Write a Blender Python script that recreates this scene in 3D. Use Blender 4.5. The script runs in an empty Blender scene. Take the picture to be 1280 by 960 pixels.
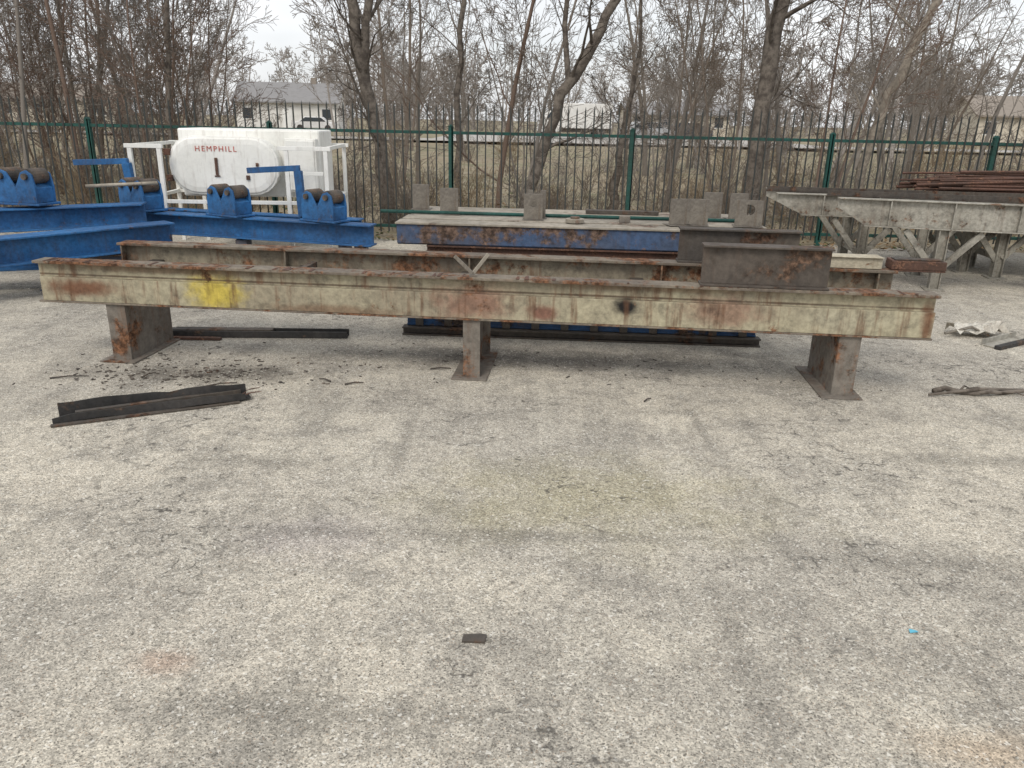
import bpy, math, random
import numpy as np
from mathutils import Vector, Matrix, Euler
random.seed(7)
sc=bpy.context.scene
COL=sc.collection
rad=math.radians

# ---------------------------------------------------------------- node helpers
class NT:
    def __init__(s,name,bsdf=True):
        s.m=bpy.data.materials.new(name); s.m.use_nodes=True
        s.t=s.m.node_tree; s.n=s.t.nodes; s.l=s.t.links
        s.b=s.n["Principled BSDF"]
        s.tc=s.n.new("ShaderNodeTexCoord")
        s.co=s.tc.outputs["Object"]; s.cache={}
    def put(s,sock,v):
        if isinstance(v,bpy.types.NodeSocket): s.l.new(v,sock)
        else:
            if isinstance(v,(tuple,list)) and len(v)==3 and sock.type=='RGBA': v=(*v,1)
            sock.default_value=v
    def noise(s,scale,detail=5,rough=.6,vec=None,dist=0.,color=False):
        key=(scale,detail,rough,dist,color)
        if vec is None and key in s.cache: n=s.cache[key]
        else:
            n=s.n.new("ShaderNodeTexNoise"); s.l.new(vec or s.co,n.inputs["Vector"])
            n.inputs["Scale"].default_value=scale; n.inputs["Detail"].default_value=detail
            n.inputs["Roughness"].default_value=rough; n.inputs["Distortion"].default_value=dist
            if vec is None: s.cache[key]=n
        return n.outputs["Color" if color else "Fac"]
    def vor(s,scale,feature='F1',out="Distance",vec=None,rand=1.,dim='3D'):
        n=s.n.new("ShaderNodeTexVoronoi"); n.voronoi_dimensions=dim; n.feature=feature; s.l.new(vec or s.co,n.inputs["Vector"])
        n.inputs["Scale"].default_value=scale; n.inputs["Randomness"].default_value=rand
        return n.outputs[out]
    def ramp(s,x,a,b,lo=0.,hi=1.):
        n=s.n.new("ShaderNodeMapRange"); n.clamp=True; n.interpolation_type='SMOOTHSTEP'
        s.put(n.inputs["Value"],x)
        n.inputs["From Min"].default_value=a; n.inputs["From Max"].default_value=b
        n.inputs["To Min"].default_value=lo; n.inputs["To Max"].default_value=hi
        return n.outputs["Result"]
    def mix(s,f,a,b,mode='MIX'):
        n=s.n.new("ShaderNodeMix"); n.data_type='RGBA'; n.blend_type=mode
        s.put(n.inputs[0],f); s.put(n.inputs[6],a); s.put(n.inputs[7],b)
        return n.outputs[2]
    def math(s,op,a,b=0.):
        n=s.n.new("ShaderNodeMath"); n.operation=op; s.put(n.inputs[0],a); s.put(n.inputs[1],b)
        return n.outputs[0]
    def vm(s,op,a,b):
        n=s.n.new("ShaderNodeVectorMath"); n.operation=op; s.put(n.inputs[0],a); s.put(n.inputs[1],b)
        return n.outputs["Value"] if op in('LENGTH',) else n.outputs[0]
    def blob(s,c,r,ns=3.,na=.9,soft=.6):
        d=s.vm('LENGTH',s.vm('DIVIDE',s.vm('SUBTRACT',s.co,c),r),(0,0,0))
        d=s.math('ADD',d,s.math('MULTIPLY',s.math('SUBTRACT',s.noise(ns,4,.7),.5),na*2))
        return s.ramp(d,1.0,1.0-soft)
    def sepc(s,c):
        n=s.n.new("ShaderNodeSeparateColor"); s.l.new(c,n.inputs[0]); return n.outputs[0],n.outputs[1],n.outputs[2]
    def grey(s,v):
        n=s.n.new("ShaderNodeCombineColor")
        for i in range(3): s.l.new(v,n.inputs[i])
        return n.outputs[0]
    def bump(s,h,strength=.5,dist=.01):
        n=s.n.new("ShaderNodeBump"); n.inputs["Strength"].default_value=strength; n.inputs["Distance"].default_value=dist
        s.l.new(h,n.inputs["Height"]); return n.outputs[0]
    def done(s,col,rough=.7,bump=None,metal=0.,spec=.3):
        s.put(s.b.inputs["Base Color"],col); s.put(s.b.inputs["Roughness"],rough)
        s.b.inputs["Metallic"].default_value=metal
        s.b.inputs["Specular IOR Level"].default_value=spec
        if bump is not None: s.l.new(bump,s.b.inputs["Normal"])
        return s.m

def paint(name,base,base2=None,rust=(.10,.045,.022),amt=.4,streak=.5,scale=3.,rough=.6,zones=(),dark=.35,spec=.3,bmp=.35):
    t=NT(name)
    base2=base2 or tuple(c*.7 for c in base)
    c=t.mix(t.ramp(t.noise(scale*.6,3,.6),.35,.65),base,base2)
    for (ce,r,colr,st) in zones:
        c=t.mix(t.math('MULTIPLY',t.blob(ce,r,7.,.6,.8),st),c,colr)
    mp=t.vm('MULTIPLY',t.co,(9,9,.9))
    st=t.ramp(t.noise(scale*.7,4,.7,mp),.5,.72)
    c=t.mix(t.math('MULTIPLY',st,streak),c,tuple(x*.9 for x in rust))
    rn=t.noise(scale*1.3,7,.72)
    f=t.ramp(rn,.72-amt*.5,.78-amt*.42)
    fine=t.noise(scale*9,4,.7)
    rv=t.mix(t.ramp(fine,.35,.7),tuple(x*.45 for x in rust),tuple(min(1,x*1.7) for x in rust))
    c=t.mix(f,c,rv)
    dn=t.ramp(t.noise(scale*4,4,.75),.45,.75)
    c=t.mix(t.math('MULTIPLY',dn,dark),c,(.035,.03,.026))
    c=t.mix(1.,c,t.grey(t.ramp(fine,.3,.7,1-.2*bmp/.35,1+.18*bmp/.35)),'MULTIPLY')
    b=t.bump(t.noise(scale*9.01,3,.7),bmp,.006)
    return t.done(c,t.ramp(rn,.4,.6,rough,.9),b,0.,spec)

# ---------------------------------------------------------------- mesh helper
class MB:
    def __init__(s): s.v=[]; s.f=[]; s.mi=[]
    def add(s,vs,fs,mi=0):
        o=len(s.v); s.v+= [tuple(v) for v in vs]
        for f in fs: s.f.append(tuple(i+o for i in f)); s.mi.append(mi)
    def box(s,x0,x1,y0,y1,z0,z1,mi=0,M=None,j=0):
        vs=[Vector((x,y,z)) for x in(x0,x1) for y in(y0,y1) for z in(z0,z1)]
        if j: vs=[v+Vector((random.uniform(-j,j),random.uniform(-j,j),random.uniform(-j,j))) for v in vs]
        if M: vs=[M@v for v in vs]
        s.add(vs,[(0,1,3,2),(4,6,7,5),(0,4,5,1),(2,3,7,6),(0,2,6,4),(1,5,7,3)],mi)
    def prism(s,poly,a0,a1,axis='y',mi=0,M=None):
        n=len(poly)
        def P(u,w,a):
            return Vector((u,a,w)) if axis=='y' else (Vector((a,u,w)) if axis=='x' else Vector((u,w,a)))
        vs=[P(u,w,a0) for u,w in poly]+[P(u,w,a1) for u,w in poly]
        if M: vs=[M@v for v in vs]
        fs=[tuple(range(n-1,-1,-1)),tuple(range(n,2*n))]+[(i,(i+1)%n,n+(i+1)%n,n+i) for i in range(n)]
        s.add(vs,fs,mi)
    def tube(s,path,rs,sides=8,mi=0,cap=True):
        o=len(s.v); n=len(path); prev=None
        path=[Vector(p) for p in path]
        if not hasattr(rs,'__len__'): rs=[rs]*n
        for i,p in enumerate(path):
            d=(path[min(i+1,n-1)]-path[max(i-1,0)])
            if d.length<1e-9: d=Vector((0,0,1))
            d.normalize()
            if prev is None:
                a=Vector((0,0,1)) if abs(d.z)<.9 else Vector((1,0,0))
                u=d.cross(a).normalized()
            else:
                u=(prev-d*prev.dot(d))
                u=u.normalized() if u.length>1e-6 else d.orthogonal().normalized()
            prev=u; w=d.cross(u)
            for k in range(sides):
                an=2*math.pi*k/sides
                s.v.append(tuple(p+(u*math.cos(an)+w*math.sin(an))*rs[i]))
        for i in range(n-1):
            for k in range(sides):
                a=o+i*sides+k; b=o+i*sides+(k+1)%sides
                s.f.append((a,b,b+sides,a+sides)); s.mi.append(mi)
        if cap:
            s.f.append(tuple(o+k for k in range(sides-1,-1,-1))); s.mi.append(mi)
            s.f.append(tuple(o+(n-1)*sides+k for k in range(sides))); s.mi.append(mi)
    def ibeam(s,L0,L1,y0,y1,z0,z1,tf=.012,tw=.008,axis='x',mi=0,M=None):
        c=(y0+y1)/2
        poly=[(y0,z0),(y1,z0),(y1,z0+tf),(c+tw/2,z0+tf),(c+tw/2,z1-tf),(y1,z1-tf),(y1,z1),(y0,z1),(y0,z1-tf),(c-tw/2,z1-tf),(c-tw/2,z0+tf),(y0,z0+tf)]
        s.prism(poly,L0,L1,axis,mi,M)
    def obj(s,name,mats,parent=None,bevel=0,smooth=False,loc=None,rot=None):
        me=bpy.data.meshes.new(name); me.from_pydata(s.v,[],s.f)
        for m in (mats if isinstance(mats,(list,tuple)) else [mats]): me.materials.append(m)
        me.polygons.foreach_set("material_index",s.mi)
        if smooth: me.polygons.foreach_set("use_smooth",[True]*len(s.f))
        me.update()
        o=bpy.data.objects.new(name,me); COL.objects.link(o)
        if parent: o.parent=parent
        if loc: o.location=loc
        if rot: o.rotation_euler=rot
        if bevel:
            b=o.modifiers.new("bevel","BEVEL"); b.width=bevel; b.segments=2; b.limit_method='ANGLE'
        return o
def empty(name,loc=(0,0,0),rz=0,rot=None):
    e=bpy.data.objects.new(name,None); COL.objects.link(e); e.location=loc
    e.rotation_euler=rot if rot else (0,0,rz); e.empty_display_size=.2
    return e

# ---------------------------------------------------------------- ground
def asphalt_mat():
    t=NT("weathered_asphalt")
    big=t.noise(.45,4,.65); med=t.noise(2.3,5,.7); fine=t.noise(14,5,.7)
    c=t.mix(t.ramp(big,.36,.60),(.55,.505,.42),(.42,.39,.335))
    c=t.mix(t.math('MULTIPLY',t.ramp(med,.44,.66),.7),c,(.29,.27,.235))
    # worn tracks running up and down the lot
    trk=t.noise(1.,4,.65,t.vm('MULTIPLY',t.vm('ADD',t.co,t.vm('MULTIPLY',t.noise(.8,2,.5,color=True),(.5,.5,0))),(2.6,.38,1)))
    c=t.mix(t.math('MULTIPLY',t.ramp(trk,.52,.68),.5),c,(.25,.235,.205))
    c=t.mix(t.math('MULTIPLY',t.ramp(trk,.44,.32),.35),c,(.62,.58,.49))
    c=t.mix(t.math('MULTIPLY',t.ramp(fine,.45,.7),.5),c,(.20,.188,.165))
    B=lambda p,r:t.blob(p,r,3.,.8,1.)
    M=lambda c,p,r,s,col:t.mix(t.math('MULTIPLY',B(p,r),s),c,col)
    c=M(c,(.35,3.1,0),(1.2,.6,1),.5,(.37,.335,.20))
    c=M(c,(-.75,2.7,0),(.5,.3,1),.35,(.31,.275,.285))
    c=M(c,(1.3,1.65,0),(.3,.15,1),.45,(.46,.33,.21))
    c=M(c,(-1.05,1.95,0),(.14,.09,1),.4,(.44,.28,.20))
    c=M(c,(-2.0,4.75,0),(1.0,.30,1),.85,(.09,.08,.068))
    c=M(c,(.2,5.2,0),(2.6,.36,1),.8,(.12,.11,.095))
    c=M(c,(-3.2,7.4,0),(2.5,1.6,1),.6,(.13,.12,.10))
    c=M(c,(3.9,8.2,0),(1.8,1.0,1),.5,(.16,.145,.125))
    for (x,y,rx,ry) in [(1.0,4.2,.35,.12),(-1.2,3.4,.6,.12),(-.1,2.75,1.5,.08),(1.6,2.6,.9,.14),(2.2,3.6,.8,.12),(.75,2.0,.10,.7),(-.6,1.75,.8,.12),(1.05,3.9,.05,.8),(-.55,3.7,.06,.9)]:
        c=M(c,(x,y,0),(rx,ry,1),.5,(.19,.178,.155))
    # aggregate
    w=t.vm('ADD',t.co,t.vm('MULTIPLY',t.noise(60,1,.6,color=True),(.008,.008,.008)))
    r1,_,_=t.sepc(t.vor(120,out="Color",vec=w)); r2,_,r3=t.sepc(t.vor(250,out="Color",vec=w))
    g=t.math('MULTIPLY',t.ramp(r1,0,1,.78,1.19),t.ramp(r2,0,1,.74,1.25))
    c=t.mix(1.,c,t.grey(g),'MULTIPLY')
    c=t.mix(t.math('MULTIPLY',t.ramp(r1,.95,.97),.55),c,(.72,.70,.64))
    c=t.mix(t.math('MULTIPLY',t.ramp(r2,.11,.06),.65),c,(.095,.088,.075))
    c=t.mix(t.math('MULTIPLY',t.ramp(r3,.965,.975),.4),c,(.40,.28,.19))
    # cracks
    cw=t.vm('ADD',t.co,t.vm('MULTIPLY',t.noise(2.3,4,.7,color=True),(.6,.6,0)))
    e=t.vor(1.5,'DISTANCE_TO_EDGE',vec=cw,dim='2D'); e2=t.vor(7,'DISTANCE_TO_EDGE',vec=cw,dim='2D')
    m1=t.ramp(big,.49,.58); m2=t.ramp(t.noise(.9,3,.6),.52,.6)
    k=t.math('MAXIMUM',t.math('MULTIPLY',t.ramp(e,.020,.004),m1),t.math('MULTIPLY',t.ramp(e2,.07,.015),m2))
    k=t.math('MULTIPLY',k,t.ramp(fine,.4,.6))
    c=t.mix(t.math('MULTIPLY',k,.8),c,(.07,.065,.058))
    b=t.bump(t.math('ADD',t.vor(120),t.noise(14.5,2,.7)),.5,.007)
    return t.done(c,.93,b,spec=.2)
ASPH=asphalt_mat()
def soil_mat():
    t=NT("leaf_litter_soil")
    m=t.noise(1.5,5,.7)
    c=t.mix(t.ramp(t.noise(.15,4,.6),.4,.6),(.29,.24,.165),(.21,.20,.125))
    c=t.mix(t.ramp(m,.4,.65),c,(.33,.285,.21))
    c=t.mix(t.math('MULTIPLY',t.ramp(t.noise(25,3,.7),.45,.65),.45),c,(.10,.08,.055))
    return t.done(c,.95,spec=.1)
SOIL=soil_mat()
g=MB()
xs=[-900,-400,-200,-120,-80,-50,-30,-20,-14,-8,0,8,14,20,30,50,80,120,200,400,900]
ys=[-60,-20,0,10,11.6,13,15,18,22,27,33,40,50,65,85,110,150,250,500,1200]
random.seed(3)
for i,x in enumerate(xs):
    for j,y in enumerate(ys):
        z=0
        if y>11.7: z=-.15*min(1,(y-11.6)/4)+random.uniform(-.12,.12)
        if y>=50: z=.1+random.uniform(-.1,.1)
        g.v.append((x,y,z))
ny=len(ys)
for i in range(len(xs)-1):
    for j in range(ny-1):
        g.f.append((i*ny+j,(i+1)*ny+j,(i+1)*ny+j+1,i*ny+j+1)); g.mi.append(0)
g.obj("ground",SOIL,smooth=True)
a=MB(); random.seed(5)
top=[(x*.5,10.9+random.uniform(-.25,.2)+.15*math.sin(x*.3)) for x in range(-60,61)]
poly=[(-30,-12),(30,-12)]+top[::-1]
a.add([(x,y,.004) for x,y in poly],[tuple(range(len(poly)))])
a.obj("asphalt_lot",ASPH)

def stone_mat():
    t=NT("loose_stone")
    r,_,_=t.sepc(t.vor(23,out="Color"))
    return t.done(t.mix(r,(.17,.158,.135),(.62,.59,.52)),.9,spec=.2)
g=MB(); random.seed(11)
for i in range(8000):
    y=1.2+9.5*random.random()**1.6; x=random.uniform(-.9,.9)*(y+.8)
    s=random.choice([.0015,.002,.0025,.003,.0045])*(1+.05*y)*random.uniform(.8,1.3)
    an=random.random()*6
    vs=[]
    for k in range(5):
        q=an+k*1.257+random.uniform(-.3,.3); vs.append((x+math.cos(q)*s*random.uniform(.8,1.3),y+math.sin(q)*s,.003))
    for k in range(5):
        vs.append((x+(vs[k][0]-x)*.65,y+(vs[k][1]-y)*.65,.004+s*random.uniform(.7,1.1)))
    g.add(vs,[(5,6,7,8,9)]+[(k,(k+1)%5,5+(k+1)%5,5+k) for k in range(5)])
g.obj("loose_gravel",stone_mat())

# ---------------------------------------------------------------- materials for steel
R=(.15,.074,.040)
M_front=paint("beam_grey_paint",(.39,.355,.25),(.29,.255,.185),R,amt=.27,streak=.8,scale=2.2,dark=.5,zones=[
    ((1.22,0,.50),(.26,2,.18),(.53,.42,.07),.9),
    ((2.9,0,.50),(.35,2,.18),(.22,.11,.08),.8),
    ((3.35,0,.46),(.14,2,.07),(.18,.07,.05),.85),
    ((4.45,0,.52),(.36,2,.14),(.23,.12,.085),.7),
    ((.32,0,.50),(.38,2,.08),(.15,.065,.035),.9),
    ((2.0,0,.42),(.6,2,.05),(.17,.10,.06),.7),
    ((.9,0,.63),(1.0,2,.04),(.17,.105,.065),.7),
    ((4.0,0,.63),(.9,2,.03),(.17,.105,.065),.6),
    ((3.86,0,.525),(.11,2,.085),(.012,.012,.012),1.),
    ((2.8,0,.575),(9,2,.010),(.09,.065,.045),.9),  # seam line: rust plus the gap shadow, painted into the beam colour
    ((5.65,0,.5),(.06,2,.2),(.16,.08,.045),.85),
    ((5.2,0,.5),(.4,2,.1),(.40,.375,.28),.5)])
M_flange=paint("beam_flange_paint",(.21,.18,.14),(.15,.125,.10),R,amt=.48,streak=.3,scale=3.,dark=.5)
M_rear=paint("rear_beam_paint",(.26,.23,.17),(.155,.13,.10),R,amt=.5,streak=.7,scale=2.2,dark=.6)
M_leg=paint("leg_steel",(.20,.18,.155),(.14,.12,.10),R,amt=.38,streak=.5,scale=2.5,dark=.35)
M_dark=paint("dark_mill_steel",(.07,.062,.055),(.10,.085,.07),(.09,.05,.032),amt=.35,streak=.4,scale=3.,dark=.4)
M_plate=paint("scorched_plate",(.105,.088,.074),(.065,.056,.048),(.11,.068,.046),amt=.34,streak=.5,scale=2.5,dark=.45)
M_black=paint("black_steel",(.032,.032,.032),(.055,.052,.05),(.08,.055,.04),amt=.3,streak=.2,scale=4.,dark=.3,rough=.5)
M_blue=paint("blue_paint",(.028,.135,.33),(.025,.09,.22),(.08,.055,.045),amt=.25,streak=.35,scale=3.,dark=.38,rough=.5,spec=.35)
M_blued=paint("faded_dark_blue_paint",(.022,.07,.17),(.025,.05,.10),(.07,.05,.04),amt=.4,streak=.4,scale=3.,dark=.6,rough=.6)
M_bluerust=paint("blue_rusted_paint",(.06,.105,.20),(.075,.08,.10),(.12,.08,.06),amt=.45,streak=.5,scale=2.5,dark=.45)
M_deck=paint("deck_steel",(.35,.315,.26),(.25,.225,.185),(.15,.10,.075),amt=.3,streak=.1,scale=2.,dark=.4)
M_brk=paint("bracket_steel",(.20,.18,.15),(.15,.135,.12),(.12,.08,.05),amt=.3,streak=.4,scale=5.,dark=.35)
M_white=paint("white_paint",(.82,.82,.79),(.74,.74,.70),(.20,.11,.07),amt=.10,streak=.28,scale=3.,dark=.10,rough=.4,spec=.5,bmp=.04)
M_grey=paint("grey_weathered_steel",(.36,.345,.30),(.25,.235,.20),(.15,.095,.065),amt=.3,streak=.5,scale=3.,dark=.5)
M_rust=paint("rusty_bar",(.12,.062,.045),(.08,.047,.035),(.14,.075,.05),amt=.4,streak=.2,scale=6.,dark=.4)
M_roller=paint("roller_steel",(.06,.055,.05),(.16,.12,.09),(.13,.08,.055),amt=.35,streak=.1,scale=8.,dark=.3)
M_red=paint("red_lettering",(.48,.10,.08),(.5,.2,.17),(.4,.2,.15),amt=.15,streak=.1)
M_fence=paint("green_fence_paint",(.02,.085,.073),(.02,.06,.05),(.05,.04,.03),amt=.15,streak=.2,scale=4.,dark=.2)
def plain0(n,c,r=.7):
    t=NT(n); return t.done(c,r)
M_picket=plain0("dark_picket",(.042,.046,.044))
M_cream=paint("cream_steel",(.46,.42,.32),(.38,.34,.26),R,amt=.15,streak=.4,scale=4.,dark=.2)

# ---------------------------------------------------------------- main steel frame
rz=math.atan2(-.52,5.67)
BF=empty("steel_beam_frame",(-3.15,4.98,.004),rz)
Lb=5.69
b=MB()
b.box(0,Lb,-.006,.13,.650,.668,1)
b.box(.004,Lb-.004,.045,.055,.41,.6495)
b.box(.03,Lb-.01,.004,.043,.405,.562,0)
b.box(.0,Lb,.0,.11,.392,.404,1)
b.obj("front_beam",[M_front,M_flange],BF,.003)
b=MB()
b.box(.28,5.62,.50,.64,.70,.718,1); b.box(.284,5.616,.565,.575,.46,.70,0); b.box(.28,5.62,.50,.64,.445,.459,1)
for x in [.3,1.5,2.8,4.1,5.5]: b.box(x,x+.012,.505,.563,.46,.699,0)
b.obj("rear_beam",[M_rear,M_flange],BF,.003)
b=MB()
for x in [.5,1.6,2.75,3.9,5.05]:
    b.box(x,x+.09,.058,.56,.47,.60)
b.box(1.7,1.74,.131,.498,.6,.64)
b.obj("cross_members",M_dark,BF,.003)
for i,(x,w) in enumerate([(.45,.13),(2.84,.11),(5.16,.13)]):
    l=MB()
    l.box(x,x+w,.02,.034,.01,.391); l.box(x,x+w,.555,.569,.01,.444)
    xw=[x+w-.012,x+w/2-.006,x][i]
    l.box(xw,xw+.012,.0345,.5545,.01,.444)
    l.box(x-.07,x+w+.05,-.03,.62,0,.012)
    if i==2: l.prism([(.57,.2),(.72,.44),(.57,.44)],x+w/2-.006,x+w/2+.006,'x')
    l.obj("leg_%d"%(i+1),M_leg,BF,.002)
b=MB(); random.seed(77)
for i in range(45):
    x=random.uniform(.05,Lb-.05); s=random.uniform(.002,.006)
    b.box(x-s*2,x+s*2,-.0085,.01+random.random()*.1,.6685,.669+s*.5,0,None,.001)
b.obj("flange_scale",M_rust,BF)

def offcut(name,loc,rz,L,h,d,mat,lean=0):
    e=empty(name,loc,rot=(lean,0,rz))
    m=MB(); m.box(0,L,.04,.052,.012,h-.012); m.obj("web",mat,e,.002)
    m=MB(); m.box(-.003,L+.003,0,d,h-.0115,h); m.obj("top_flange",mat,e,.002)
    m=MB(); m.box(-.003,L+.003,0,d,0,.0115); m.obj("bottom_flange",mat,e,.002)
offcut("i_beam_offcut",(1.13,4.592,.674),rz,.75,.245,.13,M_plate)
offcut("i_beam_offcut",(1.09,5.12,.723),rz,.78,.225,.12,M_dark)
e=empty("bent_angle_iron",(-.26,4.74,.672),.1)
m=MB()
def bar(m,p,q,w,t,mi=0):
    p=Vector(p);q=Vector(q);d=q-p;L=d.length;M=Matrix.Translation(p)@d.to_track_quat('X','Z').to_matrix().to_4x4()
    m.box(0,L,-t/2,t/2,-w/2,w/2,mi,M)
bar(m,(0,0,.02),(-.11,.05,.12),.022,.008); m.obj("short_arm",M_brk,e,.001)
m=MB(); bar(m,(.004,.01,.02),(.10,.06,.13),.022,.008); m.obj("long_arm",M_deck,e,.001)
m=MB(); bar(m,(-.02,.004,.006),(.03,.004,.006),.012,.03); m.obj("heel",M_brk,e,.001)
e=empty("rusty_steel_block",(2.30,5.01,.725),rz)
m=MB(); m.box(.16,.50,0,.12,-.01,.0,0); m.box(.16,.50,0,.12,.0005,.06,0,None,.004); m.obj("block",M_rust,e,.004)
m=MB(); m.box(.18,.48,.02,.1,.0605,.068); m.obj("cap_plate",M_dark,e,.002)
m=MB(); m.box(0,.40,0,.1,0,.13,0); m.box(0,.40,-.02,.12,.1305,.14); m.obj("cream_steel_channel",M_cream,None,.003,loc=(2.0,5.04,.725),rot=(0,0,rz)).scale=(1,1,.55)

# ---------------------------------------------------------------- stack of fabricated tables
ST=empty("stacked_steel_tables",(-.86,5.76,.004),math.atan2(-.15,2.72))
W=2.74
def tframe(name,z0,z1,y0,y1,x0,x1,mat,n,fl=.07):
    m=MB()
    m.ibeam(x0,x1,y0,y0+fl,z0,z1,mi=0); m.ibeam(x0,x1,y1-fl,y1,z0,z1)
    for i in range(n):
        x=x0+.02+(x1-x0-.1)*i/(n-1)
        m.box(x,x+.05,y0+fl+.001,y1-fl-.001,z0+.02,z1-.02)
    m.obj(name,mat,ST,.002)
tframe("skid_rail",0,.065,0,1.1,0,W,M_dark,4,.09)
tframe("lower_blue_table",.07,.33,.05,1.1,.03,W-.03,M_blued,7,.05)
m=MB()
for i in range(12): m.box(.1+i*.225,.16+i*.225,.03,.049,.072,.30)
m.obj("blue_stiffeners",M_dark,ST,.002)
tframe("middle_table",.34,.56,.05,1.1,.05,W-.02,M_rust,6)
tframe("upper_rust_table",.565,.70,.0,1.1,.2,W,M_rust,8)
m=MB(); m.box(-.02,W,0,.012,.712,.85); m.box(-.02,W,1.1,1.112,.712,.85)
for x in (-.02,W-.012): m.box(x,x+.012,.0125,1.0995,.712,.85)
m.box(-.018,W-.002,.013,.06,.702,.7115)
m.obj("top_table_apron",M_bluerust,ST,.002)
m=MB()
for k,(y0,y1) in enumerate([(-.015,.20),(.225,.46),(.50,.70),(.76,.93),(.96,1.125)]):
    m.box(-.03+.01*(k%3),W+.01-.015*(k%2),y0,y1,.852,.866+.004*(k%2))
m.obj("top_table_deck",M_deck,ST,.002)
def bracket(x,y,w,h,hole=False,notch=False,rot=0,t=.014):
    m=MB()
    if hole:
        N=16; cz=h*.62; r=w*.2; outer=[]
        for k in range(N):
            a=2*math.pi*k/N+math.pi/N
            dx,dz=math.cos(a),math.sin(a)
            s=min((w/2)/abs(dx) if abs(dx)>1e-6 else 9, ((h-cz) if dz>0 else cz)/abs(dz) if abs(dz)>1e-6 else 9)
            outer.append((dx*s,cz+dz*s))
        for c in [(-w/2,0),(w/2,0),(w/2,h),(-w/2,h)]:
            i=min(range(N),key=lambda q:(outer[q][0]-c[0])**2+(outer[q][1]-c[1])**2); outer[i]=c
        inn=[(math.cos(2*math.pi*k/N+math.pi/N)*r,cz+math.sin(2*math.pi*k/N+math.pi/N)*r) for k in range(N)]
        vs=[(a,-t/2,b) for a,b in outer]+[(a,-t/2,b) for a,b in inn]+[(a,t/2,b) for a,b in outer]+[(a,t/2,b) for a,b in inn]
        fs=[]
        for k in range(N):
            k2=(k+1)%N
            fs+=[(k,k2,N+k2,N+k),(2*N+k2,2*N+k,3*N+k,3*N+k2),(k2,k,2*N+k,2*N+k2),(N+k,N+k2,3*N+k2,3*N+k)]
        m.add(vs,fs)
    elif notch:
        m.prism([(-w/2,0),(w/2,0),(w/2,h),(w*.22,h),(w*.16,h*.86),(-w*.16,h*.86),(-w*.22,h),(-w/2,h)],-t/2,t/2)
    else:
        m.box(-w/2,w/2,-t/2,t/2,0,h)
    m.prism([(t/2+.001,0),(.09,0),(t/2+.001,.09)],-.006,.006,'x',0)
    m.box(-w/2-.01,w/2+.01,-.05,t/2+.09,-.004,-.0005)
    m.obj("upright_bracket",M_brk,ST,.002,loc=(x,y,.876),rot=(0,0,rot))
bracket(.02,.82,.14,.20); bracket(.30,.52,.145,.20,rot=.15)
bracket(.98,.30,.145,.19,hole=True)
bracket(1.0,.42,.145,.21,notch=True)
bracket(2.08,.22,.16,.19,rot=.3); bracket(2.22,.24,.15,.19,rot=-.1)
bracket(2.42,.75,.15,.20,rot=.1); bracket(2.62,.72,.15,.20,rot=.2); bracket(2.60,.25,.20,.19,hole=True,rot=-.12)
m=MB(); m.tube([(0,0,0),(2.9,-.02,.0)],.014,8); m.obj("round_bar",M_fence,ST,0,True,loc=(-.25,.5,.885))
m=MB(); m.tube([(0,0,0),(0,0,.03)],.07,20); m.obj("steel_disc",M_deck,ST,.003,loc=(1.3,.2,.872))
m=MB(); m.tube([(0,0,0),(0,0,.015)],.035,16); m.obj("disc_hub",M_roller,ST,.002,loc=(1.3,.2,.9025))
m=MB(); m.box(-.04,.04,-.03,.03,0,.05); m.obj("steel_lug",M_brk,ST,.004,loc=(1.68,.3,.87))
m=MB(); m.box(-.3,.3,-.04,.04,0,.03); m.obj("flat_bar",M_dark,ST,.003,loc=(1.7,.85,.872))

# ---------------------------------------------------------------- blue roller frames
BR=empty("blue_roller_frame",(0,0,.004))
def beam(m,p,q,w,h,mi=0,flange=True):
    p=Vector(p);q=Vector(q);d=q-p;L=d.length
    M=Matrix.Translation(p)@Matrix.Rotation(math.atan2(d.y,d.x),4,'Z')@Matrix.Rotation(-math.asin(d.z/L),4,'Y')
    m.ibeam(0,L,-w/2,w/2,-h,0,.016,.02,'x',mi,M)
m=MB(); beam(m,(-4.6,8.5,.60),(-1.46,8.0,.55),.20,.22); m.obj("rear_rail",M_blue,BR,.003)
m=MB(); beam(m,(-4.7,9.0,.58),(-1.7,8.6,.53),.18,.2); m.obj("back_rail",M_blue,BR,.003)
m=MB(); beam(m,(-5.2,5.9,.53),(-3.45,7.75,.57),.24,.24); m.obj("diagonal_rail",M_blue,BR,.003)
m=MB(); beam(m,(-7.0,7.2,.60),(-3.8,8.0,.72),.26,.22); m.obj("side_rail",M_blue,BR,.003)
m=MB(); beam(m,(-6.6,6.4,.40),(-4.0,7.3,.42),.24,.22); m.obj("low_rail",M_blue,BR,.003)
m=MB(); beam(m,(-4.4,7.1,.30),(-3.0,7.75,.32),.16,.16); m.obj("short_rail",M_bluerust,BR,.003)
m=MB()
for (x,y,z) in [(-1.6,8.03,.33),(-2.9,8.24,.34),(-4.3,8.45,.36),(-3.7,7.5,.31),(-5.0,6.1,.28),(-6.4,7.3,.38),(-1.9,8.62,.33),(-4.4,8.95,.36),(-4.3,7.15,.14),(-3.1,7.7,.15)]:
    m.box(x-.06,x+.06,y-.08,y+.08,0.013,z)
    m.box(x-.12,x+.12,y-.12,y+.12,0,.012)
m.obj("legs",M_bluerust,BR,.003)
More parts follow.
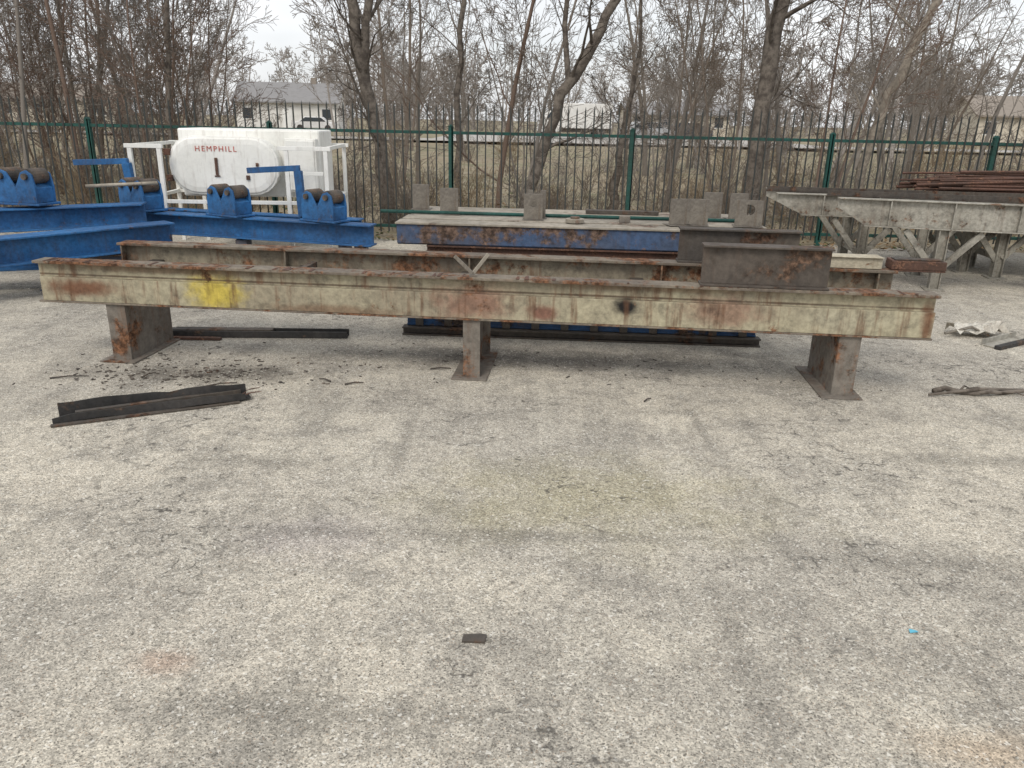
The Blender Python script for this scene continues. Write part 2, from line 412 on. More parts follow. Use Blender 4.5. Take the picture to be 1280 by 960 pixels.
def cradle(x,y,z,rz,s=1.):
    e=bpy.data.objects.new("roller_cradle",None); COL.objects.link(e); e.parent=BR; e.location=(x,y,z); e.rotation_euler=(0,0,rz); e.scale=(s,s,s)
    m=MB(); m.box(-.23,.23,-.13,.13,0,.02)
    P=[(-.20,.021),(.20,.021),(.205,.16),(.185,.27),(.13,.305),(.075,.285),(.0,.15),(-.075,.285),(-.13,.305),(-.185,.27),(-.205,.16)]
    m.prism(P,-.115,-.095); m.prism(P,.095,.115)
    m.prism([(-.198,.022),(.198,.022),(.198,.15),(.12,.19),(0,.10),(-.12,.19),(-.198,.15)],-.0945,.0945)
    m.obj("housing",M_blue,e,.004)
    for q in (-.125,.125):
        m=MB(); m.tube([(q,-.09,.25),(q,.09,.25)],.068,18); m.obj("roller",M_roller,e,.004)
        m=MB(); m.tube([(q,-.14,.25),(q,.14,.25)],.028,12); m.obj("axle",M_roller,e,0)
cradle(-1.98,8.09,.565,-.45); cradle(-3.02,8.26,.58,-.5); cradle(-4.02,8.42,.60,-.55,1.05); cradle(-4.85,7.78,.71,-.2,1.1)
m=MB()
bar(m,(-2.92,8.62,1.02),(-2.34,8.58,1.06),.06,.05); bar(m,(-2.36,8.58,1.03),(-2.34,8.58,.55),.08,.08)
bar(m,(-4.95,8.9,1.05),(-4.32,8.85,1.08),.06,.05); bar(m,(-4.34,8.85,1.06),(-4.30,8.85,.55),.08,.08)
m.obj("guard_arms",M_blue,BR,.003)
m=MB(); m.tube([(-4.45,8.15,.86),(-3.75,8.25,.90)],.018,8); m.obj("conduit",M_deck,BR,0,True)

# ---------------------------------------------------------------- white tank cabinet in frame
TK=empty("white_storage_tank",(-3.35,9.35,.004),.06)
def obround(w,h,r,n=6):
    P=[]
    for (cx,cz,a0) in [(w/2-r,-h/2+r,-90),(w/2-r,h/2-r,0),(-w/2+r,h/2-r,90),(-w/2+r,-h/2+r,180)]:
        for k in range(n+1):
            a=rad(a0+90*k/n); P.append((cx+math.cos(a)*r,cz+math.sin(a)*r))
    return P
m=MB(); zc=1.03; n=0
rings=[(1.20,.62,.28,.1),(1.20,.62,.28,-.14),(1.23,.65,.29,-.145),(1.23,.65,.29,-.18),(1.20,.62,.28,-.185),(1.17,.59,.27,-.20),(1.05,.48,.22,-.21),(.7,.25,.12,-.213)]
for (w,h,r,y) in rings:
    P=obround(w,h,r); n=len(P); m.v+=[(x-.03,y,zc+z) for x,z in P]
for i in range(len(rings)-1):
    for k in range(n):
        a_=i*n+k; b_=i*n+(k+1)%n
        m.f.append((a_,b_,b_+n,a_+n)); m.mi.append(0)
m.f.append(tuple((len(rings)-1)*n+k for k in range(n))); m.mi.append(0)
m.obj("tank_door",M_white,TK,.004,False)
m=MB(); m.box(-.62,1.02,.101,.95,.66,1.43); m.obj("tank_cabinet",M_white,TK,.02)
m=MB(); m.box(.64,1.0,-.06,.10,.74,1.34); m.box(.66,.98,-.075,-.0605,.76,1.32); m.obj("side_box",M_white,TK,.01)
m=MB()
for x in (-1.02,-.70,.70,1.14):
    for y in (-.38,.98): m.box(x,x+.045,y,y+.045,0,1.22)
for y in (-.38,.98):
    m.box(-1.05,-.64,y-.003,y+.048,1.221,1.265); m.box(.62,1.22,y-.003,y+.048,1.221,1.265); m.box(-1.02,1.17,y+.002,y+.043,.62,.66)
for x in (-1.02,1.14): m.box(x+.002,x+.043,-.332,.978,1.222,1.262); m.box(x+.002,x+.043,-.332,.978,.62,.66)
m.box(.75,1.13,-.377,-.34,.95,.99)
m.obj("support_frame",M_white,TK,.002)
m=MB(); m.box(-.12,-.09,-.235,-.2135,.93,1.12); m.box(-.135,-.075,-.228,-.214,.91,.925); m.box(.22,.26,-.23,-.208,.88,.93); m.box(.34,.37,-.23,-.205,1.03,1.07)
for z in (.85,1.14): m.box(-.69,-.62,-.21,-.15,z,z+.07)
m.obj("fittings",M_rust,TK,.002)
tx=bpy.data.curves.new("lettering","FONT"); tx.body="HEMPHILL"; tx.size=.085; tx.extrude=.002; tx.align_x='CENTER'; tx.space_character=1.3
to=bpy.data.objects.new("lettering",tx); COL.objects.link(to); tx.materials.append(M_red); to.parent=TK; to.location=(-.10,-.216,1.19); to.rotation_euler=(rad(89),0,0)

# ---------------------------------------------------------------- grey trestle tables on the right
def trestle(loc,rz,L,W2,H,h,legs):
    e=empty("grey_steel_trestle",loc,rz)
    m=MB()
    for y in (0,W2):
        pts=[(0,H-.10),(0,H-.012),(L,H-.012),(L,H-h),(.28,H-h)]
        m.prism(pts,y-.006,y+.006)
        m.box(-.01,L,y-.06,y+.06,H-.0115,H); m.box(.28,L,y-.06,y+.06,H-h-.012,H-h-.0005)
    for i in range(int(L/.6)):
        m.box(.5+i*.6,.512+i*.6,-.055,-.0065,H-h+.001,H-.013)
    m.obj("longitudinal_beams",M_grey,e,.002)
    m=MB()
    for i in range(5):
        x=.3+(L-.5)*i/4; m.box(x,x+.07,.007,W2-.007,H-h+.01,H-.05)
    m.obj("cross_members",M_leg,e,.002)
    for k,x in enumerate(legs):
        m=MB()
        for y in (.0,W2):
            m.ibeam(0,H-h-.013,y-.05,y+.05,-.05,.05,.01,.008,'x',0,Matrix.Translation((x,0,0))@Matrix.Rotation(rad(-90),4,'Y'))
            m.box(x-.1,x+.1,y-.1,y+.1,0,.012)
            bar(m,(x-.36,y,H-h-.03),(x-.03,y,.2),.06,.05)
            bar(m,(x+.36,y,H-h-.03),(x+.03,y,.22),.06,.05)
        m.box(x-.03,x+.03,.052,W2-.052,.2,.26)
        m.obj("leg_set_%d"%(k+1),M_grey,e,.002)
    m=MB(); m.box(-.1,L*.95,.15,.22,H+.001,H+.012); m.box(-.1,L*.95,.15,.158,H+.0125,H+.06); m.box(.2,L,W2-.25,W2-.17,H+.001,H+.014)
    m.obj("top_rails",M_dark,e,.002)
trestle((3.0,9.05,.004),-.13,3.2,.7,.87,.23,[1.0,2.5])
trestle((3.38,8.25,.004),-.25,4.6,.8,.90,.27,[1.05,2.6,4.2])
trestle((4.7,9.15,.004),-.12,4.0,.8,.84,.22,[.6,2.4])
e=empty("rusty_bar_pile",(6.3,9.5,.858),-.1)
m=MB(); random.seed(21)
for i in range(60):
    x=random.uniform(-1.6,-.8); L=random.uniform(2.4,3.3); y=random.uniform(-.45,.5); z=.02+max(0,.26-abs(y)*.4)*random.random()
    r=random.choice([.012,.016,.02]); dz=random.uniform(-.05,.14); dy=random.uniform(-.2,.2)
    m.tube([(x,y,z),(x+L*.5,y+dy*.5,z+dz*.4+.02),(x+L,y+dy,z+dz)],r,6)
for i in range(6):
    y=random.uniform(-.3,.4); m.box(-1.3,1.7,y,y+.06,.02+i*.04,.03+i*.04,0,Matrix.Rotation(random.uniform(-.05,.05),4,'Z'))
m.obj("bars",M_rust,e)

# ---------------------------------------------------------------- scrap on the ground
def between(name,p,q,build,z=.005):
    d=(q[0]-p[0],q[1]-p[1]); e=empty(name,(p[0],p[1],z),math.atan2(d[1],d[0])); build(e,math.hypot(*d)); return e
def chan(e,L):
    m=MB(); N=12
    for (ya,yb,za,zb) in [(0,.006,0,.045),(.006,.13,0,.006),(.13,.136,0,.075)]:
        vs=[];fs=[]
        for i in range(N+1):
            u=i/N; x=L*u+(random.uniform(-.02,.02) if i in(0,N) else 0); tw=.02*math.sin(i*.5); sq=1-.35*u
            hz=.012*math.sin(i*.9)+(.035*u)
            zz=zb+(random.uniform(-.008,.008) if zb>.02 else 0)
            vs+=[(x,ya*sq+tw,za+hz*.5),(x,yb*sq+tw,za+hz*.5),(x,yb*sq+tw,zz+hz*.5),(x,ya*sq+tw,zz+hz*.5)]
        for i in range(N):
            for k in range(4):
                a_=i*4+k;b_=i*4+(k+1)%4; fs.append((a_,b_,b_+4,a_+4))
        fs+=[(3,2,1,0),(N*4,N*4+1,N*4+2,N*4+3)]
        m.add(vs,fs)
    m.obj("folded_channel",M_black,e)
    m=MB(); m.box(-.02,L*.95,-.035,-.003,0,.012,0,None,.003); m.box(.1,L*.97,.03,.06,.02,.05,0,Matrix.Rotation(.04,4,'Z'))
    m.obj("loose_strip",M_dark,e,.002)
    m=MB()
    for k in range(14):
        x=L+random.uniform(-.12,.04); y=random.uniform(0,.12); m.tube([(x,y,.03),(x+random.uniform(.02,.08),y+random.uniform(-.04,.04),random.uniform(.02,.07))],[.004,.002],4)
    m.obj("torn_splinters",M_rust,e)
random.seed(4)
between("scrap_steel_channel",(-2.44,3.80),(-1.55,4.24),chan)
def rail2(e,L):
    m=MB(); m.box(0,L,0,.012,0,.05); m.box(0,L,.0125,.10,0,.012); m.box(.1,L,.12,.13,0,.05,0,Matrix.Rotation(-.02,4,'Z')); m.obj("angle",M_black,e,.002)
    m=MB(); m.box(.0,L*.6,.02,.09,.013,.055,0,Matrix.Rotation(.02,4,'Z')); m.obj("timber_strip",M_dark,e,.003)
    m=MB(); m.box(-.05,L*.35,-.06,-.02,0,.02,0,Matrix.Rotation(-.05,4,'Z')); m.obj("loose_strip",M_rust,e,.003)
between("steel_angle",(-2.67,5.55),(-1.26,5.62),rail2)
e=empty("bent_white_sheet",(3.60,6.0,.005),.1)
m=MB(); random.seed(9); N=10
vs=[]
for i in range(N):
    for j in range(5):
        vs.append((i*.048-.03*(j%2),j*.05+.03*math.sin(i),.02+.08*abs(math.sin(i*1.1+j*.8))*(1 if 0<j<4 else .4)+random.uniform(0,.03)))
m.add(vs,[(i*5+j,(i+1)*5+j,(i+1)*5+j+1,i*5+j+1) for i in range(N-1) for j in range(4)])
M_sheet=paint("dirty_white_sheet",(.62,.60,.54),(.45,.42,.36),R,amt=.15,streak=.3,scale=6.,dark=.4)
o=m.obj("sheet",M_sheet,e); s_=o.modifiers.new("s","SOLIDIFY"); s_.thickness=.003
m=MB(); m.tube([(-.1,.05,.03),(.1,.02,.09),(.25,.0,.02)],[.012,.012,.008],6); m.obj("hook",M_brk,e)
e=empty("scrap_flat_bar",(3.72,5.72,.005),.55)
m=MB(); m.box(0,.5,0,.10,.0,.012); m.box(0,.5,.1005,.11,.0,.05); m.obj("bar",M_grey,e,.002)
m=MB(); m.box(-.02,.5,-.05,-.003,0,.03); m.obj("black_edge",M_black,e,.002)
def bark_mat(name,c1,c2):
    t=NT(name)
    n=t.noise(10,4,.7)
    c=t.mix(t.ramp(n,.35,.65),c1,c2)
    return t.done(c,.95,t.bump(n,.7,.02),spec=.1)
def plain(name,c):
    t=NT(name); return t.done(tuple(q*.9 for q in c),.95,spec=.0)
BARK=bark_mat("bark",(.085,.072,.062),(.19,.165,.14))
BARK2=bark_mat("bark_light",(.20,.175,.145),(.33,.29,.24))
TW=[plain("twig_brown",(.21,.175,.145)),plain("twig_grey",(.25,.225,.20)),plain("twig_red",(.21,.155,.125)),plain("far_twig",(.36,.33,.305)),plain("bramble",(.28,.22,.15))]  # far_twig is paler, with distance haze put into its colour
m=MB(); random.seed(12)
P=[(2.68+i*.085,4.62+.03*math.sin(i*1.3),.025+.012*math.sin(i*2.)) for i in range(11)]
m.tube(P,[.018-.0008*i for i in range(11)],7)
for (i,dx,dy) in [(2,.12,.09),(5,.15,-.07),(8,.1,.1),(4,-.08,.12)]:
    p=P[i]; m.tube([p,(p[0]+dx*.5,p[1]+dy*.6,.04),(p[0]+dx,p[1]+dy,.012)],[.009,.006,.003],5)
m.tube([(2.62,4.56,.02),(2.95,4.60,.05),(3.3,4.7,.02)],[.008,.012,.006],6)
m.obj("fallen_branch",BARK,None,0,True)
m=MB(); m.prism([(-.04,-.018),(.035,-.02),(.04,.017),(.02,.022),(-.036,.016)],0,.008,'z'); m.obj("flat_steel_chip",M_dark,None,.001,loc=(-.105,2.085,.005))
m=MB(); m.add([(-.015,-.008,.003),(.015,-.006,.006),(.013,.008,.003),(-.012,.009,.008)],[(0,1,2,3)])
t=NT("blue_plastic"); mblue=t.done((.12,.42,.55),.5); m.obj("blue_plastic_scrap",mblue,None,loc=(1.36,2.17,.005))
m=MB(); random.seed(31)
for i in range(520):
    if random.random()<.6: x=random.gauss(-2.1,.4); y=random.gauss(4.72,.16)
    else: x=random.uniform(-2.8,2.4); y=random.gauss(5.05,.25)
    s=random.uniform(.002,.010); a_=random.random()*3.14
    M=Matrix.Translation((x,y,.005))@Matrix.Rotation(a_,4,'Z')
    m.box(-s*random.uniform(.6,3),s,-s*.5,s*.5,0,s*.5,0,M,j=s*.2)
for (x,y,a_,L) in [(-1.15,4.6,2.6,.1),(-1.05,4.55,.4,.12),(-2.9,4.55,.3,.22),(-.55,4.9,.2,.14),(-1.9,4.45,.5,.2),(-2.35,4.6,1.2,.12),(.8,4.35,.9,.08)]:
    m.tube([(x,y,.012),(x+L*.5*math.cos(a_),y+L*.5*math.sin(a_),.018),(x+L*math.cos(a_),y+L*math.sin(a_),.01)],[.006,.005,.003],5)
m.obj("ground_debris",M_dark)

# ---------------------------------------------------------------- fence
FE=empty("picket_fence",(0,10.95,0))
m=MB(); m.box(-16,16,-.02,.02,1.40,1.44); m.box(-16,16,-.02,.02,.14,.18)
m.obj("rails",M_fence,FE,.002)
m=MB()
for i in range(-7,7):
    x=1.56+2.46*i+(.25 if i==1 else 0); m.box(x-.032,x+.032,-.032,.032,0,1.5); m.prism([(x-.036,1.5005),(x+.036,1.5005),(x,1.53)],-.036,.036)
m.obj("posts",M_fence,FE,.002)
m=MB(); random.seed(2)
x=-16
while x<16:
    tl=random.gauss(0,.005); h=1.80+random.gauss(0,.008)
    vs=[(x-.009,-.032,.08),(x+.009,-.032,.08),(x+.009,-.0215,.08),(x-.009,-.0215,.08),
        (x-.009+tl,-.032,h-.06),(x+.009+tl,-.032,h-.06),(x+.009+tl,-.0215,h-.06),(x-.009+tl,-.0215,h-.06),(x+tl,-.027,h)]
    m.add(vs,[(0,3,2,1),(0,1,5,4),(1,2,6,5),(2,3,7,6),(3,0,4,7),(4,5,8),(5,6,8),(6,7,8),(7,4,8)])
    x+=.112
m.obj("pickets",M_picket,FE)

# ---------------------------------------------------------------- trees
def rv(s): return Vector((random.gauss(0,s),random.gauss(0,s),random.gauss(0,s)))
def branch(mb,p,d,L,r,lev,kids,minr,up,wig):
    n=(max(3,min(7,int(L/.35)+2)) if lev==1 else (3 if lev==2 else (2 if lev==3 else 1)))
    pts=[p.copy()];rs=[r];seg=L/n;dd=d.normalized();dirs=[dd.copy()]
    for i in range(n):
        dd=(dd+rv(wig)+Vector((0,0,up))).normalized(); pts.append(pts[-1]+dd*seg); dirs.append(dd.copy())
        rs.append(max(minr,r*(1-.75*(i+1)/n)))
    mb.tube(pts,rs,6 if r>.04 else (4 if r>.012 else 3),0,False)
    if lev>=len(kids): return
    spread(mb,pts,rs,dirs,L,lev,kids,minr,up,wig)
def spread(mb,pts,rs,dirs,L,lev,kids,minr,up,wig,start=.2):
    k,fr,ang=kids[lev]
    n=len(pts)-1
    for i in range(max(1,int(round(k*random.uniform(.75,1.25))))):
        t=start+(1-start)*((i+random.random())/k); t=min(t,.99)
        f=t*n; a=int(f); u=f-a
        p=pts[a].lerp(pts[a+1],u); rr=rs[a]*(1-u)+rs[a+1]*u
        side=dirs[a].cross(rv(1)).normalized()
        an=rad(random.uniform(ang*.6,ang*1.3))
        nd=dirs[a]*math.cos(an)+side*math.sin(an)
        branch(mb,p,nd,L*fr*random.uniform(.6,1.2)*(1.1-.5*t),max(minr,rr*(random.uniform(.22,.4) if lev==0 else random.uniform(.4,.6))),lev+1,kids,minr,up,wig)
def tree_mesh(seed,H,r,kids,minr=.0035,stems=1,lean=.08,up=.04,wig=.12,start=.12):
    random.seed(seed); mb=MB()
    for s in range(stems):
        d=Vector((random.gauss(0,lean),random.gauss(0,lean),1))
        p=Vector((random.gauss(0,.12)*(stems>1),random.gauss(0,.12)*(stems>1),-.1))
        n=9; pts=[p];rs=[r*(1.2)];dirs=[d.normalized()];dd=d.normalized();HH=H*random.uniform(.75,1.05)
        for i in range(n):
            dd=(dd+rv(wig*.5)+Vector((0,0,.05))).normalized(); pts.append(pts[-1]+dd*HH/n); dirs.append(dd.copy()); rs.append(max(minr*1.5,r*(1-.85*(i+1)/n)))
        mb.tube(pts,rs,6 if r>.02 else 4,0,False)
        spread(mb,pts,rs,dirs,HH,0,kids,minr,up,wig,start)
    return np.array(mb.v,dtype=np.float32),np.array(mb.f,dtype=np.int32)
def path_tree(name,pts,rs,kids,mat,seed,L,start=.3,forks=()):
    random.seed(seed); mb=MB(); pts=[Vector(p) for p in pts]
    P=[];Rr=[]
    for i in range(len(pts)-1):
        for k in range(4):
            u=k/4; P.append(pts[i].lerp(pts[i+1],u)+rv(.025)); Rr.append((rs[i]*(1-u)+rs[i+1]*u)*random.uniform(.94,1.06))
    P.append(pts[-1]);Rr.append(rs[-1])
    dirs=[(P[min(i+1,len(P)-1)]-P[max(i-1,0)]).normalized() for i in range(len(P))]
    mb.tube(P,Rr,10,0,False)
    spread(mb,P,Rr,dirs,L,0,kids,.004,.05,.13,start)
    for f in forks:
        FP=[Vector(q) for q in f[0]]; fd=[(FP[min(i+1,len(FP)-1)]-FP[max(i-1,0)]).normalized() for i in range(len(FP))]
        mb.tube(FP,f[1],8,0,False); spread(mb,FP,f[1],fd,L*.8,0,kids,.004,.05,.13,.2)
    return mb.obj(name,mat,None,0,True)
K=[(9,.33,50),(6,.5,45),(5,.5,45),(2,.55,40)]
path_tree("bare_tree",[(-1.95,12.3,-.15),(-2.1,12.3,1.2),(-2.35,12.35,2.3),(-2.6,12.4,3.9),(-2.7,12.5,6.5)],[.125,.10,.09,.07,.03],K,BARK,1,6,.2,
   [([(-2.3,12.35,2.1),(-2.25,12.3,2.9),(-2.0,12.3,3.9),(-1.9,12.2,6)],[.07,.06,.05,.03])])
path_tree("bare_tree",[(.05,13.0,-.15),(.3,13,.8),(.75,13,2.0),(1.35,13,3.2),(2.2,13.1,4.6),(3.1,13.2,6.5)],[.11,.09,.085,.075,.05,.03],K,BARK,2,6,.25,
   [([(.8,13,2.1),(.7,13.1,3.0),(.8,13.2,4.4),(.9,13.3,6)],[.05,.04,.03,.02])])
path_tree("bare_tree",[(3.72,12.6,-.15),(3.75,12.6,1.5),(3.85,12.6,3.0),(3.95,12.6,4.5),(4.1,12.7,7)],[.145,.12,.115,.10,.05],K,BARK,3,6,.3)
path_tree("bare_tree",[(5.9,13.8,-.15),(6.0,13.8,1.3),(6.3,13.8,2.4),(6.9,13.9,3.8),(7.6,14,6)],[.09,.075,.07,.06,.03],K,BARK2,4,6,.25)
path_tree("bare_tree",[(1.75,14.0,-.15),(1.72,14,.6),(1.85,14,1.4),(2.0,14,2.8),(1.9,14,5)],[.10,.08,.05,.03,.015],K,BARK,5,4,.3)
path_tree("bare_tree",[(-1.0,14.0,-.15),(-1.05,14,1.6),(-.95,14,3.4),(-1.1,14,5.6)],[.06,.055,.045,.02],K,BARK,6,5,.3)
path_tree("bare_tree",[(-5.6,13.2,-.15),(-5.7,13.2,1.6),(-5.5,13.2,3.4),(-5.6,13.2,5.6)],[.05,.045,.035,.02],K,BARK,8,5,.3)

K2=[(10,.34,45),(6,.5,42),(5,.5,42),(2,.6,40)]
mid=[tree_mesh(100+i,[6.5,7.5,5.5,8,6.0][i],[.028,.045,.022,.05,.026][i],K2,.0040,[2,1,3,1,2][i],.1 if i!=2 else .2,start=.08) for i in range(5)]
K2b=[(11,.34,45),(7,.5,42),(5,.55,40)]
mid2=[tree_mesh(150+i,[8,9,7][i],[.06,.08,.05][i],K2b,.0062,[2,1,3][i],.1,start=.1) for i in range(3)]
K3=[(11,.34,50),(8,.5,45),(5,.5,42)]
far1=[tree_mesh(200+i,[9,10,8][i],[.11,.13,.09][i],K3,.016,[1,1,2][i],.06,start=.15) for i in range(3)]
K4=[(9,.36,55),(7,.5,48),(4,.55,45)]
far2=[tree_mesh(220+i,[12,13,10][i],[.16,.19,.15][i],K4,.033,[2,2,3][i],.08,start=.06) for i in range(3)]
KB=[(5,.45,40),(4,.5,45)]
bush=[tree_mesh(300+i,[1.4,1.0,1.9][i],.007,KB,.0034,[11,12,9][i],.4,.02,.22) for i in range(3)]
bushf=[tree_mesh(310+i,[2.4,1.8,3.2][i],.02,KB,.008,[11,12,9][i],.4,.02,.22) for i in range(3)]
def bake(name,mats,items):
    V=[];F=[];MI=[];o=0
    for (v,f),mi,loc,s,rz_,tl in items:
        M=np.array(Euler((tl[0],tl[1],rz_)).to_matrix(),dtype=np.float32)
        vv=(v*np.array([s,s,s*1.02],dtype=np.float32))@M.T+np.array(loc,dtype=np.float32)
        V.append(vv);F.append(f+o);MI.append(np.full(len(f),mi,dtype=np.int32)); o+=len(v)
    V=np.concatenate(V);F=np.concatenate(F);MI=np.concatenate(MI)
    me=bpy.data.meshes.new(name); me.vertices.add(len(V)); me.vertices.foreach_set("co",V.ravel())
    me.loops.add(F.size); me.loops.foreach_set("vertex_index",F.ravel())
    me.polygons.add(len(F)); me.polygons.foreach_set("loop_start",np.arange(0,F.size,4,dtype=np.int32)); me.polygons.foreach_set("loop_total",np.full(len(F),4,dtype=np.int32))
    for m_ in mats: me.materials.append(m_)
    me.polygons.foreach_set("material_index",MI); me.polygons.foreach_set("use_smooth",np.ones(len(F),dtype=bool))
    me.update(calc_edges=True)
    ob=bpy.data.objects.new(name,me); COL.objects.link(ob); return ob
def sc_items(meshes,mis,n,yr,xf,seed,smin=.8,smax=1.25,avoid=None,z=-.1):
    random.seed(seed); R_=[]
    for i in range(n):
        y=random.uniform(*yr); x=xf(y)
        if avoid and avoid(x,y): continue
        R_.append((random.choice(meshes),random.choice(mis),(x,y,z),random.uniform(smin,smax),random.random()*6.3,(random.gauss(0,.05),random.gauss(0,.05))))
    return R_
U=random.uniform
def gap(x,y):
    q=x/y
    return (-.335<q<-.225) or (.0<q<.13 and y>16) or (.56<q<.68 and y>15)
def gapb(x,y):
    q=x/y
    return random.random()<.75 and ((-.335<q<-.225) or (.0<q<.13) or (.58<q<.68))
it=sc_items(mid,[0,1,1,2],38,(12.6,22),lambda y:U(-1,1)*y*.95,1,avoid=gap)
it+=sc_items(mid,[0,1,2,1],22,(12.4,19),lambda y:-U(.36,.95)*y,2)
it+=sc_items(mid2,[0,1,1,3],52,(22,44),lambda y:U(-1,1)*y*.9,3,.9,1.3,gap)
bake("bare_tree_thicket",TW,it)
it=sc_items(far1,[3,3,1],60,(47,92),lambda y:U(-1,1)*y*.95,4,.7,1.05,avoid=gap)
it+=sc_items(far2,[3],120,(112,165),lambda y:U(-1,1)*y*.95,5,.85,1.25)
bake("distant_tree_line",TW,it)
it=sc_items(bush,[4,0,1],140,(11.3,15.5),lambda y:U(-1,1)*y*.9,6,.5,.9)
it+=sc_items(bush,[4,0,1],60,(15.5,26),lambda y:U(-1,1)*y*.9,7,.7,1.1,gapb)
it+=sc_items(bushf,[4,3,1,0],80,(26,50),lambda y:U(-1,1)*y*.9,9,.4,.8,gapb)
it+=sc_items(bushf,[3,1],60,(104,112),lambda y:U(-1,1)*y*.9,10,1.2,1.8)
bake("undergrowth",TW,it)
m=MB(); random.seed(8)
for i in range(7000):
    y=10.6+random.random()**1.7*9; x=random.uniform(-.95,.95)*y; z=random.uniform(0,.05) if y<12 else random.uniform(-.05,.12)
    if random.random()<.2 and y>11.2: z+=random.random()**2*.4
    s=random.uniform(.02,.045); a_=random.random()*6.3; u=Vector((math.cos(a_),math.sin(a_),random.uniform(-.5,.5)))*s; w=Vector((-math.sin(a_),math.cos(a_),random.uniform(-.6,.6)))*s*.6
    p=Vector((x,y,z+.01)); m.add([p-u,p-w,p+u,p+w],[(0,1,2,3)],random.choice([0,0,0,1]))
m.obj("leaf_litter",[plain("dead_leaf",(.24,.165,.095)),plain("green_leaf",(.08,.11,.045))])

# ---------------------------------------------------------------- distant setting
def flatm(n,c,sc_=2.,r=.8):
    t=NT(n); return t.done(t.mix(t.math('MULTIPLY',t.ramp(t.noise(sc_,3,.6),.4,.7),.3),c,tuple(q*.65 for q in c)),r)
WALL=flatm("siding_white",(.72,.71,.68)); WALL2=flatm("siding_beige",(.58,.53,.44)); ROOF=flatm("shingle_roof",(.25,.245,.245)); ROOF2=flatm("shingle_roof_brown",(.27,.235,.20)); GLASS=flatm("dark_window",(.05,.06,.07),r=.2); TRIM=flatm("white_trim",(.8,.8,.78))
ROAD=flatm("far_road_surface",(.40,.38,.35),.3)
def house(name,loc,rz,w,d,h,rh,wall,roof):
    e=empty(name,loc,rz)
    m=MB(); m.box(-w/2,w/2,0,d,0,h); m.prism([(-.0,h+.001),(d,h+.001),(d/2,h+rh*.93)],-w/2,w/2,'x'); m.obj("walls",wall,e)
    m=MB()
    for sgn in (0,1):
        y0,y1=(-.5,d/2) if sgn==0 else (d+.5,d/2)
        m.add([(-w/2-.4,y0,h-.15),(w/2+.4,y0,h-.15),(w/2+.4,y1,h+rh),(-w/2-.4,y1,h+rh),(-w/2-.4,y0,h-.0),(w/2+.4,y0,h-.0),(w/2+.4,y1,h+rh+.15),(-w/2-.4,y1,h+rh+.15)],
          [(0,3,2,1),(4,5,6,7),(0,1,5,4),(1,2,6,5),(3,0,4,7)])
    m.obj("roof",roof,e)
    m=MB(); m2=MB()
    k=int(w//3)
    for i in range(k):
        x=-w/2+1.2+i*(w-2.4)/max(1,k-1)
        if i==k//2: continue
        m.box(x-.5,x+.5,-.03,.05,1.0,2.1); m2.box(x-.6,x+.6,-.02,.04,.9,.995); m2.box(x-.6,x+.6,-.02,.04,2.105,2.2)
    m.obj("windows",GLASS,e); m2.obj("window_trim",TRIM,e)
    x=-w/2+1.2+(k//2)*(w-2.4)/max(1,k-1)
    m=MB(); m.box(x-.5,x+.5,-.04,.05,.1,2.15); m.obj("door",TRIM,e)
    m=MB(); m.box(w*.2,w*.2+.6,d/2-.3,d/2+.3,h+rh*.5,h+rh+.7); m.obj("chimney",ROOF2,e)
house("siding_house",(-25.5,90,0.2),.1,11,8,2.8,2.0,WALL,ROOF)
house("siding_house",(50,78,0.2),-.15,11,8,2.7,1.8,WALL2,ROOF2)
house("siding_house",(19,96,0.2),.0,12,8,2.4,1.3,WALL2,ROOF)
house("siding_house",(-56,98,0.2),.2,13,8,2.6,1.8,WALL2,ROOF2)
m=MB(); m.box(-150,150,52,57,.24,.262); m.box(-6,22,57.001,82,.24,.261); m.obj("far_road",ROAD)
e=empty("white_box_truck",(4.6,66,.26),.15)
m=MB(); m.box(-1.2,2.9,-1.1,1.1,.8,2.7); m.obj("cargo_box",WALL,e,.05)
m=MB(); m.prism([(-2.9,.5),(-1.25,.5),(-1.25,2.1),(-2.2,2.1),(-2.6,1.4),(-2.9,1.25)],-1.0,1.0); m.obj("cab",WALL,e,.05)
m=MB(); m.prism([(-2.5,1.45),(-1.6,1.45),(-1.6,1.98),(-2.2,1.98)],-1.02,1.02); m.obj("cab_windows",GLASS,e)
m=MB()
for x in (-2.1,2.0):
    for y in (-1.05,.8): m.tube([(x,y,.42),(x,y+.25,.42)],.42,16)
m.obj("wheels",M_black,e)
m=MB(); m.box(-1.24,2.9,-.9,.9,.5,.79); m.obj("chassis",M_dark,e)
def car(loc,rz,mat):
    e=empty("parked_car",loc,rz)
    m=MB(); m.prism([(-2.2,.3),(2.2,.3),(2.2,.8),(1.4,.92),(.8,1.4),(-.9,1.42),(-1.6,.95),(-2.2,.85)],-.85,.85); m.obj("body",mat,e,.06)
    m=MB(); m.prism([(-1.35,.95),(1.2,.95),(.75,1.33),(-.85,1.35)],-.865,.865); m.obj("windows",GLASS,e)
    m=MB()
    for x in (-1.4,1.4):
        for y in (-.88,.68): m.tube([(x,y,.32),(x,y+.2,.32)],.32,16)
    m.obj("wheels",M_black,e)
car((10.5,66,.26),.2,flatm("car_silver",(.4,.41,.42),r=.4)); car((15,72,.26),.1,flatm("car_dark",(.05,.06,.08),r=.4)); car((-21,84,.10),.1,flatm("car_white",(.65,.65,.65),r=.4))

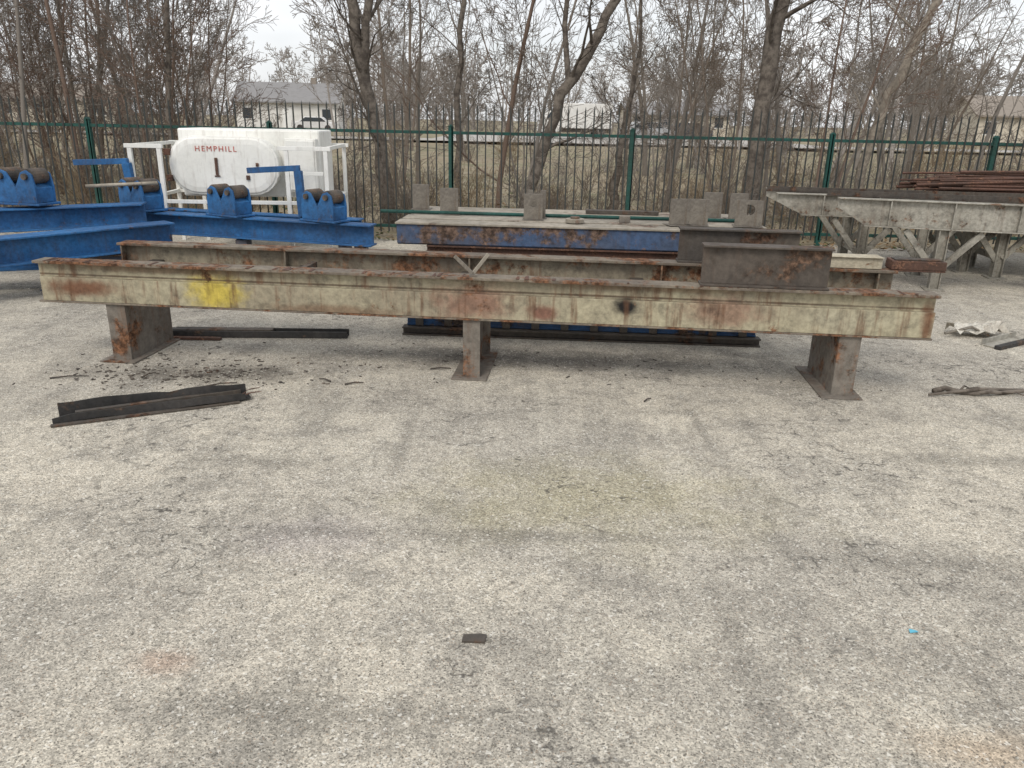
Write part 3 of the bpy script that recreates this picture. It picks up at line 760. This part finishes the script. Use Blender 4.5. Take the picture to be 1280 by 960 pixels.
# ---------------------------------------------------------------- sky & light
w=bpy.data.worlds.new("World"); sc.world=w; w.use_nodes=True
nt=w.node_tree; N_=nt.nodes; bg=N_["Background"]
sky=N_.new("ShaderNodeTexSky"); sky.sky_type='NISHITA'; sky.sun_disc=False
sky.sun_elevation=rad(48); sky.sun_rotation=rad(200); sky.dust_density=3.
tc=N_.new("ShaderNodeTexCoord"); no=N_.new("ShaderNodeTexNoise"); no.inputs["Scale"].default_value=2.2; no.inputs["Detail"].default_value=4; no.inputs["Roughness"].default_value=.6
mp=N_.new("ShaderNodeMapping"); mp.inputs["Scale"].default_value=(1,1,3); nt.links.new(tc.outputs["Generated"],mp.inputs[0]); nt.links.new(mp.outputs[0],no.inputs["Vector"])
mr=N_.new("ShaderNodeMapRange"); mr.inputs["From Min"].default_value=.35; mr.inputs["From Max"].default_value=.62; mr.inputs["To Min"].default_value=.66; mr.inputs["To Max"].default_value=.98
nt.links.new(no.outputs["Fac"],mr.inputs["Value"])
mx=N_.new("ShaderNodeMix"); mx.data_type='RGBA'; nt.links.new(mr.outputs[0],mx.inputs[0]); nt.links.new(sky.outputs[0],mx.inputs[6]); mx.inputs[7].default_value=(8.0,8.1,8.25,1)
nt.links.new(mx.outputs[2],bg.inputs[0]); bg.inputs[1].default_value=.132
sl=bpy.data.lights.new("sun","SUN"); sl.energy=1.5; sl.angle=rad(20); sl.color=(1,.94,.85)
so=bpy.data.objects.new("sun",sl); COL.objects.link(so)
az=rad(200); el=rad(48)
dirv=Vector((math.sin(az)*math.cos(el),math.cos(az)*math.cos(el),math.sin(el)))
so.rotation_euler=dirv.to_track_quat('Z','Y').to_euler(); so.location=(0,-5,20)

# ---------------------------------------------------------------- camera
cd=bpy.data.cameras.new("camera"); cd.lens=27; cd.sensor_width=36; cd.clip_end=3000; cd.clip_start=.05
co=bpy.data.objects.new("camera",cd); COL.objects.link(co)
co.matrix_world=Matrix.Translation((0,0,1.6))@Matrix.Rotation(rad(90-18.97),4,'X')@Matrix.Rotation(rad(1.2),4,'Z')
sc.camera=co
sc.view_settings.view_transform='Standard'; sc.view_settings.look='None'; sc.view_settings.exposure=0
